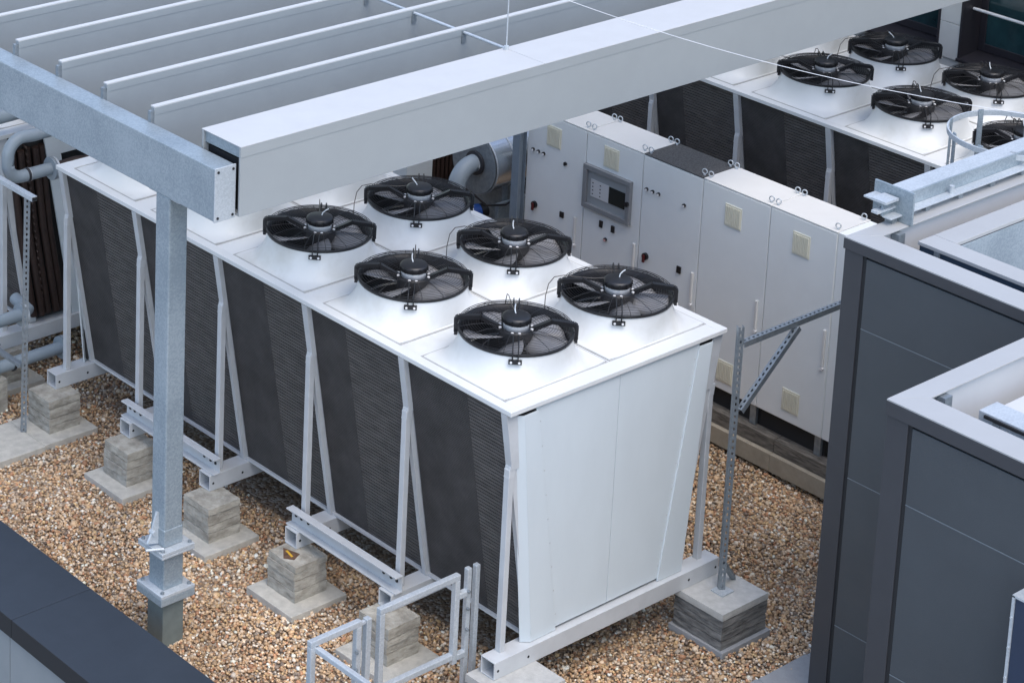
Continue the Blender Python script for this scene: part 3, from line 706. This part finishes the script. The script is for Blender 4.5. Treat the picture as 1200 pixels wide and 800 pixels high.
# ------------------------------------------------------------------ railing by the near block
rl = empty('ladder_railing', (0, 0, 0)); tag(rl, 'galvanized tube railing and gate frame standing in the gravel by the cooler end', 'railing')
def rail(p0, p1, a=.05, name='rail', b=None): MB().bar(p0, p1, a, b or a, (0, 0, 1) if abs(p0[2]-p1[2]) < .2 else (0, 1, 0)).build(name, GALV_L, rl, .006)
ZR, YR = 1.1, .27
xa, xb_ = -.99, -.16
rail((xa, YR, ZR), (xb_, YR, ZR)); rail((xa+.025, YR, ZR-.025), (xa+.025, YR, 0), name='post'); rail((xb_-.025, YR, ZR-.025), (xb_-.025, YR, .35), name='post')
rail((xa+.05, YR, .42), (xb_-.05, YR, .42))
rail((xb_+.11, YR+.01, 1.13), (xb_+.11, YR+.01, 0), .045, 'post'); rail((xb_+.20, YR+.01, 1.13), (xb_+.20, YR+.01, 0), .045, 'post')
for z in (.93, .40): rail((xb_, YR+.0, z), (xb_+.09, YR+.0, z), .05, 'hinge')
rail((-1.665, YR+.01, ZR-.03), (-1.165, YR+.01, ZR-.03)); rail((-1.64, YR+.01, ZR-.055), (-1.64, YR+.01, 0), name='post'); rail((-1.19, YR+.01, ZR-.055), (-1.19, YR+.01, 0), name='post')
rail((-1.09, YR+.012, ZR-.02), (-1.09, YR+.012, 0), name='post'); rail((-1.165, YR+.012, ZR-.045), (-1.115, YR+.012, ZR-.045), .03, 'hinge')
rail((-1.60, YR+.03, ZR-.085), (-1.60, YR-1.4, ZR-.085), .045); rail((-1.60, YR-1.4, ZR-.108), (-1.60, YR-1.4, 0), .045, 'post')
rail((-1.60, YR+.0, .45), (-1.60, YR-1.38, .45), .045)
for z in (.80, .62, .95): MB().cyl((xb_+.085, YR-.02, z), (xb_+.085, YR-.045, z), .013, 8).build('bolt', GALV_P, rl)
for z in (.86, .70): MB().cyl((-1.215, YR-.02, z), (-1.235, YR-.045, z), .015, 8).build('bolt', GALV_P, rl)

# ------------------------------------------------------------------ parapet at lower left
pr = empty('parapet', (0, 0, 0)); tag(pr, 'low parapet wall with wide dark blue metal coping', 'parapet')
MB().box(-2.50, -1.80, -14, 22, -9, .26).build('wall', WALLP, pr)
y = -14.0
ys = [-14, -11, -8, -5.6, -3.1, -.05, 2.90, 5.85, 8.8, 11.8, 16, 22]
for a, b__ in zip(ys[:-1], ys[1:]):
    cpo = MB().box(-2.56, -1.785, a+.003, b__-.003, .262, .30).build('coping', COPE_D, pr, .004)
    MB().box(-2.563, -2.552, a+.003, b__-.003, .135, .2985).build('coping_drip', JOINT, cpo)
    MB().box(-1.7935, -1.7825, a+.003, b__-.003, .0, .2985).build('coping_back', COPE_D, cpo)
for k in range(22):
    a = -12.03+k*1.25
    for z0_, z1_ in ((-1.1, .128), (-2.35, -1.106)):
        MB().box(-2.53, -2.502, a+.004, a+1.246, z0_, z1_).build('panel', WALLP, pr, .002)

# ------------------------------------------------------------------ dark roof enclosures
def enclosure(X0, Y0, X1, Y1, ZT, label, rowsz, panel_w, cw=.235, fas=.095, trim=.165, zbot=0.0):
    """clad box; near faces X=X0 (towards -x) and Y=Y0 (towards +y); parapet with inner lining"""
    r = empty('roof_enclosure', (0, 0, 0)); tag(r, label, 'enclosure', 'dark clad roof enclosures')
    # backing walls
    for (a, b_, c_, d_) in ((X0+.02, X0+.10, Y1, Y0-.02), (X1-.10, X1-.02, Y1, Y0-.02), (X0+.10, X1-.10, Y0-.10, Y0-.02), (X0+.10, X1-.10, Y1, Y1+.08)):
        MB().box(a, b_, c_, d_, zbot, ZT-.02).build('core_wall', JOINT, r)
    MB().box(X0+.101, X1-.101, Y1+.081, Y0-.101, ZT-.95, ZT-.90).build('inner_roof', LINING, r)
    # inner lining, set below the coping
    for (a, b_, c_, d_) in ((X0+.101, X0+.115, Y1+.1, Y0-.12), (X0+.116, X1-.12, Y0-.115, Y0-.101), (X1-.115, X1-.101, Y1+.1, Y0-.12)):
        MB().box(a, b_, c_, d_, ZT-.899, ZT-.03).build('lining', LINING, r)
    # corner trim
    MB().box(X0-.004, X0+.0195, Y0-trim, Y0+.004, zbot, ZT-fas-.004).build('corner_trim', ANTH_T, r, .003)
    MB().box(X0+.02, X0+trim, Y0-.0195, Y0+.004, zbot, ZT-fas-.004).build('corner_trim', ANTH_T, r, .003)
    MB().box(X0+.004, X0+.0195, Y0-trim-.030, Y0-trim-.001, zbot, ZT-fas-.01).build('shadow_joint', JOINT, r)
    # panels on the -x face
    ya = Y0-trim-.031
    zs = [zbot]+rowsz+[ZT-fas-.02]
    while ya > Y1+.2:
        yb = max(ya-panel_w, Y1)
        for z0_, z1_ in zip(zs[:-1], zs[1:]):
            MB().box(X0+.002, X0+.0195, yb+.003, ya, z0_+.003, z1_-.004).build('panel', ANTH, r, .002)
        for z in rowsz: MB().box(X0+.000, X0+.0185, yb+.003, ya, z-.003, z+.002).build('joint_profile', mat('pale_joint_profile', (.16, .19, .21), .5), r)
        ya = yb
    # panels on +y face
    xa_ = X0+trim
    while xa_ < X1-.1:
        xb2 = min(xa_+panel_w, X1)
        for z0_, z1_ in zip(zs[:-1], zs[1:]): MB().box(xa_+.003, xb2, Y0-.0195, Y0-.002, z0_+.003, z1_-.004).build('panel', ANTH, r, .002)
        xa_ = xb2
    # coping: mitred top sheets with dark fascia
    o_ = .012
    def mit(pts, name='coping'): return MB().hexa([(x, y, z) for z in (ZT-.012, ZT) for x, y in pts]).build(name, COPE, r, .002, True)
    mit([(X0-o_, Y0+o_), (X0-o_, Y1), (X0+cw, Y1), (X0+cw, Y0-.155)])
    mit([(X0-o_+.004, Y0+o_), (X0+cw+.002, Y0-.155), (X1, Y0-.155), (X1, Y0+o_)])
    mit([(X1-cw, Y0-.157), (X1-cw, Y1), (X1, Y1), (X1, Y0-.157)])
    MB().box(X0-o_-.003, X0+.005, Y1, Y0+o_+.003, ZT-fas, ZT-.0125).build('fascia', ANTH_T, r, .002)
    MB().box(X0+.006, X1, Y0-.005, Y0+o_+.003, ZT-fas, ZT-.0125).build('fascia', ANTH_T, r, .002)
    return r
T1 = enclosure(2.19, -1.34, 7.6, -9, 3.90, 'tall dark clad roof enclosure with pale coping and the galvanized rail on it', [.70, 1.97, 3.215], 2.6)
T2 = enclosure(.283, -3.19, 2.10, -9, 3.90, 'dark clad enclosure with pale coping and ducts inside, in front of the taller rail-topped one', [.75, 1.97, 3.22], 2.5, fas=.11)
# equipment inside the enclosures
def inner_frame(label, x0, x1, y0, y1, z0, z1, zr):
    r = empty('air_duct', (0, 0, 0)); tag(r, label, 'duct')
    wv = .20
    MB().box(x0, x0+wv, y1, y0, z1-.03, z1).build('top_sheet', COPE, r, .003); MB().box(x0+wv+.004, x1, y0-wv, y0, z1-.03, z1).build('top_sheet', COPE, r, .003)
    MB().box(x0+.012, x0+.03, y1, y0-.012, z0, z1-.031).build('side_sheet', mat('blue_black_sheet', (.025, .045, .075), .4), r)
    MB().box(x0+.032, x1, y0-.03, y0-.012, z0, z1-.031).build('side_sheet', mat('blue_black_sheet', (.025, .045, .075), .4), r)
    MB().box(x0+wv-.02, x0+wv-.004, y1, y0-wv, z0, z1-.031).build('inner_sheet', GALV, r); MB().box(x0+wv, x1, y0-wv-.02, y0-wv-.004, z0, z1-.031).build('inner_sheet', GALV, r)
    MB().box(x0+wv+.01, x1, y1, y0-wv-.03, z0, z0+.02).build('louvre_floor', LINING, r)
    for k in range(7):
        yy = y0-wv-.1-k*.12
        if yy > y1+.02: MB().box(x0+wv+.01, x1, yy-.05, yy, z0+.05, z0+.065).build('louvre', LINING, r)
    for k in range(4):
        yy = y0-.15-k*.8
        if yy > y1+.1: MB().box(x0-.0, x0+.0118, yy-.05, yy, z0, z1-.031).build('leg', GALV_P, r)
    return r
inner_frame('grey duct frame inside the rail-topped enclosure', 2.64, 6.8, -1.66, -8.2, 2.998, 3.86, 0)
d2 = empty('duct_unit', (0, 0, 0)); tag(d2, 'galvanized duct units inside the enclosure with ducts', 'duct')
MB().box(.84, 1.04, -7.5, -3.50, 3.0, 3.78).build('duct', GALV_L, d2, .006); MB().box(1.06, 1.70, -7.5, -3.49, 3.0, 3.72).build('duct', LINING, d2, .006)
for k in range(5): MB().box(.825, .8395, -3.62-k*.35-.05, -3.62-k*.35, 3.0, 3.74).build('stiffener', GALV_P, d2)
MB().box(.825, .8395, -7.4, -3.55, 3.745, 3.765).build('stiffener', JOINT, d2)
for T, (bx, by) in ((T1, (2.575, -1.462)), (T2, (.62, -3.315))):
    MB().box(bx, bx+.08, by-.07, by, 3.4, 3.875).build('bracket_post', GALV_P, T)
# blue box at the frame edge, in front of the nearer enclosure
bx = empty('service_box', (0, 0, 0)); tag(bx, 'dark blue riveted service box with bright edge strip on the enclosure wall', 'service box')
MB().box(.06, .279, -5.6, -4.39, .0, 3.12).build('body', mat('navy_sheet', (.02, .035, .07), .4, noise=.1, nscale=3), bx, .004)
MB().box(.05, .0595, -4.40, -4.38, .0, 3.13).build('edge_strip', GALV_L, bx); MB().box(.05, .28, -5.6, -4.38, 3.1205, 3.135).build('lid', GALV_L, bx)
for k in range(14): MB().cyl((.05, -4.39, .25+k*.21), (.043, -4.39, .25+k*.21), .009, 8).build('rivet', GALV_L, bx)

# rail on the taller enclosure + caged ladder
rt_ = empty('guide_rail', (0, 0, 0)); tag(rt_, 'galvanized guide rail running along the enclosure coping', 'rail')
MB().box(2.60, 7.4, -1.33, -1.16, 4.06, 4.075).build('top_flange', GALV_L, rt_, .002)
MB().box(2.60, 7.4, -1.345, -1.3305, 3.96, 4.075).build('web', GALV, rt_, .002)
MB().box(2.60, 7.4, -1.43, -1.346, 3.955, 3.967).build('bottom_flange', GALV_L, rt_, .002)
for k in range(12): MB().box(2.66+k*.42, 2.72+k*.42, -1.40, -1.33, 3.9005, 3.955).build('foot', GALV_P, rt_)
MB().box(2.74, 2.76, -1.52, -1.15, 3.9, 4.17).build('stop_plate', GALV, rt_, .003)
MB().box(2.52, 2.74, -1.36, -1.30, 4.0, 4.02).build('clip', GALV_L, rt_); MB().box(2.56, 2.72, -1.40, -1.26, 4.08, 4.10).build('clip', GALV_L, rt_)
MB().cyl((3.42, -1.385, 3.967), (3.42, -1.385, 4.03), .02, 8).build('bolt', GALV_L, rt_)
cg = empty('ladder_cage', (0, 0, 0)); tag(cg, 'round galvanized ladder safety cage rising above the enclosure coping', 'ladder cage')
cc = Vector((4.74, -1.02, 4.06)); R_ = .52
for z in (4.06, 3.1):
    hp = MB(); n_ = 40
    for i in range(n_):
        a0, a1 = 2*PI*i/n_, 2*PI*(i+1)/n_
        if z < 4 and (cc.y+R_*math.sin((a0+a1)/2)) < -1.30: continue
        q = [(cc.x+rr*math.cos(a), cc.y+rr*math.sin(a)) for rr, a in ((R_-.007, a0), (R_+.007, a0), (R_+.007, a1), (R_-.007, a1))]
        hp.hexa([(x, y, zz) for zz in (z-.045, z+.0) for x, y in q])
    hp.build('hoop', GALV_L, cg, fixn=True)
for a in (20, 65, 110, 150, 185, 215, 325):
    a = math.radians(a); x, y = cc.x+(R_-.013)*math.cos(a), cc.y+(R_-.013)*math.sin(a)
    MB().bar((x, y, 2.3), (x, y, 4.075), .045, .012, (math.cos(a), math.sin(a), 0)).build('cage_bar', GALV, cg)
for x in (4.60, 5.04): MB().box(x-.02, x+.02, -1.29, -1.25, 0, 3.95).build('stile', GALV, cg)
for k in range(13): MB().cyl((4.60, -1.27, .3+k*.28), (5.04, -1.27, .3+k*.28), .013, 8).build('rung', GALV, cg)

# ------------------------------------------------------------------ pipework at the left
def pipe_thing(name, label, pts, r, rings=(), flange=None, group='grey pipes between the coolers'):
    root = MB().tube(pts, r, 16).build(name, PIPE); tag(root, label, 'pipe', group)
    for c_, d_ in rings:
        c_ = Vector(c_); d_ = Vector(d_).normalized()
        MB().cyl(c_-d_*.012, c_+d_*.012, r+.010, 16).build('clamp', CLAMP, root); MB().cyl(c_+d_*.014, c_+d_*.022, r+.007, 16).build('clamp', GALV_L, root)
    if flange:
        c_, d_ = Vector(flange[0]), Vector(flange[1]).normalized()
        for o, m in ((-.025, PIPE), (.006, GALV_L)): MB().cyl(c_+d_*o, c_+d_*(o+.022), r+.052, 20).build('flange', m, root)
    return root
def elbow(c, r, a0, a1, u, v, n=8): 
    c = Vector(c); u = Vector(u); v = Vector(v); return [c+(u*math.cos(a0+(a1-a0)*i/n)+v*math.sin(a0+(a1-a0)*i/n))*r for i in range(n+1)]
YP = 6.6
up_ = [(.95, YP, 2.68), (.12, YP, 2.66)]+elbow((.0, YP, 2.50), .17, PI/2, PI, (1, 0, 0), (0, 0, 1))+[(-.17, YP, 2.42)]+elbow((-.02, YP, 2.42), .15, PI, 1.5*PI, (1, 0, 0), (0, 0, 1))+[(.33, YP, 2.27)]
pipe_thing('elbow_pipe', 'grey S-bend pipe with flange above the pipe stand', up_, .062, [((.05, YP, 2.27), (1, 0, 0))], ((.34, YP, 2.27), (1, 0, 0)))
MB_ = MB().tube([(.38, YP, 2.27), (.62, YP, 2.28), (.75, YP-.1, 2.30), (.78, YP-.48, 2.32)], .05, 12).build('stub_pipe', COPPER); tag(MB_, 'brown stub pipe joining the flange to the cooler', 'pipe', 'grey pipes between the coolers')
pipe_thing('header_pipe', 'grey pipe with black clamp passing under the galvanized beam', [(-1.6, YP+.3, 2.76), (.9, YP+.3, 2.82)], .075, [((-.36, YP+.3, 2.79), (1, 0, 0))])
pipe_thing('low_pipe', 'low grey pipe running to the foot of the white cooler', [(-1.6, YP, .335), (.47, YP, .355)], .062, [((-.12, YP, .345), (1, 0, 0))], ((.46, YP, .355), (1, 0, 0)))
pipe_thing('mid_pipe', 'grey pipe ending in a flange at the brown-tube cooler', [(-1.6, YP+.02, .80), (.02, YP+.02, .825), (.10, YP+.06, .83), (.13, YP+.33, .84)], .062, [], ((.0, YP+.02, .823), (1, 0, 0)))
for x in (-1.2, -.35):
    o = MB().box(x-.1, x+.1, YP-.12, YP+.12, 0, .272).build('pipe_support', CONC, None, .008); tag(o, 'small concrete support under the low grey pipe', 'pipe support', 'pipe supports')
ps = empty('pipe_stand', (0, 0, 0)); tag(ps, 'perforated galvanized pipe stand on pale slabs', 'pipe stand')
pp = MB(); perforated(pp, (-.44, 5.92, .004), (-.40, 5.92, 2.42), .055, .045, (-.5, -.86, 0)); pp.build('post', GALV_P, ps)
MB().box(-.43, -.37, 5.80, 6.9, 2.38, 2.425).build('arm', GALV_L, ps, .003); MB().box(-.428, -.372, 5.796, 5.7995, 2.385, 2.42).build('arm_end', JOINT, ps)
MB().box(-.47, -.42, 5.95, 6.75, .66, .70).build('arm', GALV_P, ps, .003); MB().box(-.45, -.41, 6.45, 6.65, .40, .44).build('cross_arm', GALV_P, ps, .003)
pp = MB(); perforated(pp, (-.44, 6.72, .004), (-.40, 6.72, 2.38), .05, .04, (-.5, -.86, 0)); pp.build('post', GALV_P, ps)
for i, (x0_, x1_, y0_, y1_) in enumerate(((-1.03, -.425, 5.57, 6.18),)):
    o = MB().box(x0_, x1_, y0_, y1_, -.12, .002).build('paving_slab', SLAB, None, .006); tag(o, 'pale slab under the perforated pipe stand', 'paving slab', 'paving slabs under the blocks')
o = MB().box(-.75, -.2, 6.55, 6.95, -.12, .002).build('paving_slab', SLAB, None, .006); tag(o, 'pale slab under the far post of the pipe stand', 'paving slab', 'paving slabs under the blocks')

# ------------------------------------------------------------------ silver vessel, steel post, pump behind
vs_ = empty('insulated_vessel', (0, 0, 0)); tag(vs_, 'silver jacketed cylindrical vessel with grey elbow pipe', 'vessel')
vy, vz, vx = 5.32, 1.70, 4.79
bd = MB().cyl((vx, vy, vz), (5.65, vy, vz), .33, 40).build('body', SILVER, vs_)
for x in (vx+.006, vx+.26, 5.4): MB().cyl((x-.006, vy, vz), (x+.012, vy, vz), .337, 40).build('band', GALV_L, bd)
MB().cyl((vx-.014, vy, vz), (vx-.006, vy, vz), .325, 32).build('end_cover', GALV_P, vs_)
MB().cyl((vx-.045, vy-.03, vz+.02), (vx-.0145, vy-.03, vz+.02), .13, 24).build('collar', CLAMP, vs_)
MB().tube([(vx-.02, vy-.03, vz+.02), (vx-.06, vy-.03, vz+.02)]+elbow((vx-.06, vy-.03, vz-.20), .22, PI/2, PI, (1, 0, 0), (0, 0, 1))+[(vx-.28, vy-.03, vz-.30)], .095, 16).build('elbow_pipe', PIPE, vs_)
for x in (5.0, 5.45):
    MB().box(x-.04, x+.04, vy-.25, vy+.25, 0, vz-.22).build('leg', GALV_P, vs_)
MB().box(4.86, 5.6, vy-.30, vy-.26, .95, 1.32).build('apron_sheet', GALV, vs_)
MB().tube([(vx-.20, vy-.16, 1.48), (vx-.08, vy-.28, 1.34), (vx+.15, vy-.33, 1.31), (vx+.45, vy-.34, 1.40)], .012, 6).build('cable', BLACK, vs_)
sp = MB().box(4.7505, 4.8295, 4.675, 4.685, 0, 3.86); sp.box(4.74, 4.75, 4.635, 4.735, 0, 3.86); sp.box(4.83, 4.84, 4.635, 4.735, 0, 3.86)
tag(sp.build('steel_post', mat('blue_grey_steel', (.20, .25, .30), .5, noise=.2, nscale=5)), 'blue grey steel post between the vessel and the cabinets', 'post')
pm = empty('pump', (0, 0, 0)); tag(pm, 'small blue pump under the grey elbow pipe of the vessel', 'pump')
px2, py2 = vx-.28, vy-.03
MB().box(px2-.2, px2+.25, py2-.2, py2+.2, 0, .95).build('base', mat('grey_plate', (.28, .30, .31), .4), pm, .01)
MB().cyl((px2, py2, 1.10), (px2, py2, vz-.301), .12, 20).build('pump_head', CLAMP, pm)
MB().lathe([(0, .951), (.16, .951), (.175, 1.0), (.16, 1.07), (.10, 1.10), (0, 1.10)], 24, (px2, py2, 0)).build('casing', BLACK, pm)
MB().cyl((px2+.12, py2-.05, 1.20), (px2+.26, py2-.08, 1.20), .085, 20).build('motor', BLUE, pm)
MB().cyl((px2+.262, py2-.08, 1.20), (px2+.34, py2-.086, 1.20), .08, 20).build('motor_cover', BLACK, pm)
fp = empty('shaded_gravel_screen', (0, 0, 0)); tag(fp, 'added dark brown screen in a grey frame, standing in for shaded gravel behind the silver vessel', 'added screen')  # added screen: its dark brown core and tubes stand in for shaded gravel
MB().box(4.93, 5.95, 6.15, 6.30, .35, 2.3).build('core', mat('shaded_gravel_brown', (.020, .012, .009), .8), fp)
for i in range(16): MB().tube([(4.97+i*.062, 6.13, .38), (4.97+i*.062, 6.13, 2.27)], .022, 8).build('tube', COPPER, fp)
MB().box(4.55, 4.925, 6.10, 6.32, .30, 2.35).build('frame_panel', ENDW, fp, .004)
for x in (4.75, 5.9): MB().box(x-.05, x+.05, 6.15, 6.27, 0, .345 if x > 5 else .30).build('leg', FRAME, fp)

# ------------------------------------------------------------------ facade with windows at the back right
fc = empty('facade', (0, 0, 0)); tag(fc, 'white building facade with dark recessed windows behind the far cooler', 'building')
FX = 10.2; zs_, zt_ = 2.36, 5.2
wins = [(-3.2, -.55), (.36, 3.28), (3.545, 6.2), (6.6, 9.3)]
MB().box(FX, FX+.5, -4, 14, 0, zs_-.05).build('lower_wall', RENDERW, fc); MB().box(FX, FX+.5, -4, 14, zt_, 7).build('upper_wall', RENDERW, fc)
edges = [-4]+[e for wn in wins for e in wn]+[14]
for a, b__ in zip(edges[0::2], edges[1::2]):
    for z0_, z1_ in ((zs_-.048, 2.72), (2.725, 3.95), (3.955, zt_-.002)): MB().box(FX-.02, FX+.42, a, b__, z0_, z1_).build('pier_panel', RENDERW, fc, .003)
for a, b__ in wins:
    wd = MB(); fx0, fx1 = FX+.30, FX+.36
    wd.box(fx0, fx1, a+.03, a+.11, zs_+.03, zt_-.03); wd.box(fx0, fx1, b__-.11, b__-.03, zs_+.03, zt_-.03); wd.box(fx0, fx1, a+.11, b__-.11, zs_+.03, zs_+.12); wd.box(fx0, fx1, a+.11, b__-.11, zt_-.12, zt_-.03)
    nm = 3
    for k in range(1, nm): yy = a+(b__-a)*k/nm; wd.box(fx0, fx1, yy-.045, yy+.045, zs_+.12, zt_-.12)
    wo_ = wd.build('window', WINF, fc, .004)
    for k in range(nm):
        ya_, yb_ = a+(b__-a)*k/nm+.05, a+(b__-a)*(k+1)/nm-.05
        MB().box(fx0+.02, fx0+.035, ya_, yb_, zs_+.11, zt_-.11).build('pane', GLASS, wo_)
    MB().box(FX-.03, fx1+.03, b__-.028, b__-.001, zs_, zt_-.003).build('jamb', WINF, wo_); MB().box(FX-.03, fx1+.03, a+.001, a+.028, zs_, zt_-.003).build('jamb', WINF, wo_)
    MB().hexa([(FX-.06, a+.001, zs_-.04), (fx1+.02, a+.001, zs_-.04), (fx1+.02, b__-.001, zs_-.04), (FX-.06, b__-.001, zs_-.04), (FX-.06, a+.001, zs_-.005), (fx1+.02, a+.001, zs_+.03), (fx1+.02, b__-.001, zs_+.03), (FX-.06, b__-.001, zs_-.005)]).build('sill', WINF, wo_, .003)
    MB().cyl((FX+.16, a+.03, 2.90), (FX+.16, b__-.03, 2.90), .018, 10).build('guard_rod', WHITEC, wo_)
    MB().box(fx1+.9, fx1+.92, a, b__, zs_, zt_).build('blind', mat('teal_dark_room', (.03, .07, .075), .7, noise=.4, nscale=2), wo_)
MB().box(FX+.5, FX+.52, -4, 14, 0, 7).build('back_wall', WINF, fc) if 0 else None

# feet of everything that stands in the gravel reach the roof sheet under the pebbles
for o in bpy.data.objects:
    if o.type != 'MESH' or o.name in ('gravel', 'gravel_roof', 'ground') or o.name.startswith(('layer', 'paving_slab')): continue
    r = o
    while r.parent: r = r.parent
    if r.location.length > 1e-6 and r.type == 'EMPTY' and r.name.startswith(('dry_cooler', 'concrete_block')): continue
    if r.name.startswith(('dry_cooler', 'pipe_stand')): continue
    zs2 = [v.co.z for v in o.data.vertices]
    if zs2 and abs(min(zs2)) < 1e-6 and abs(o.location.z) < 1e-6:
        for v in o.data.vertices:
            if abs(v.co.z) < 1e-6: v.co.z = GZ-.005
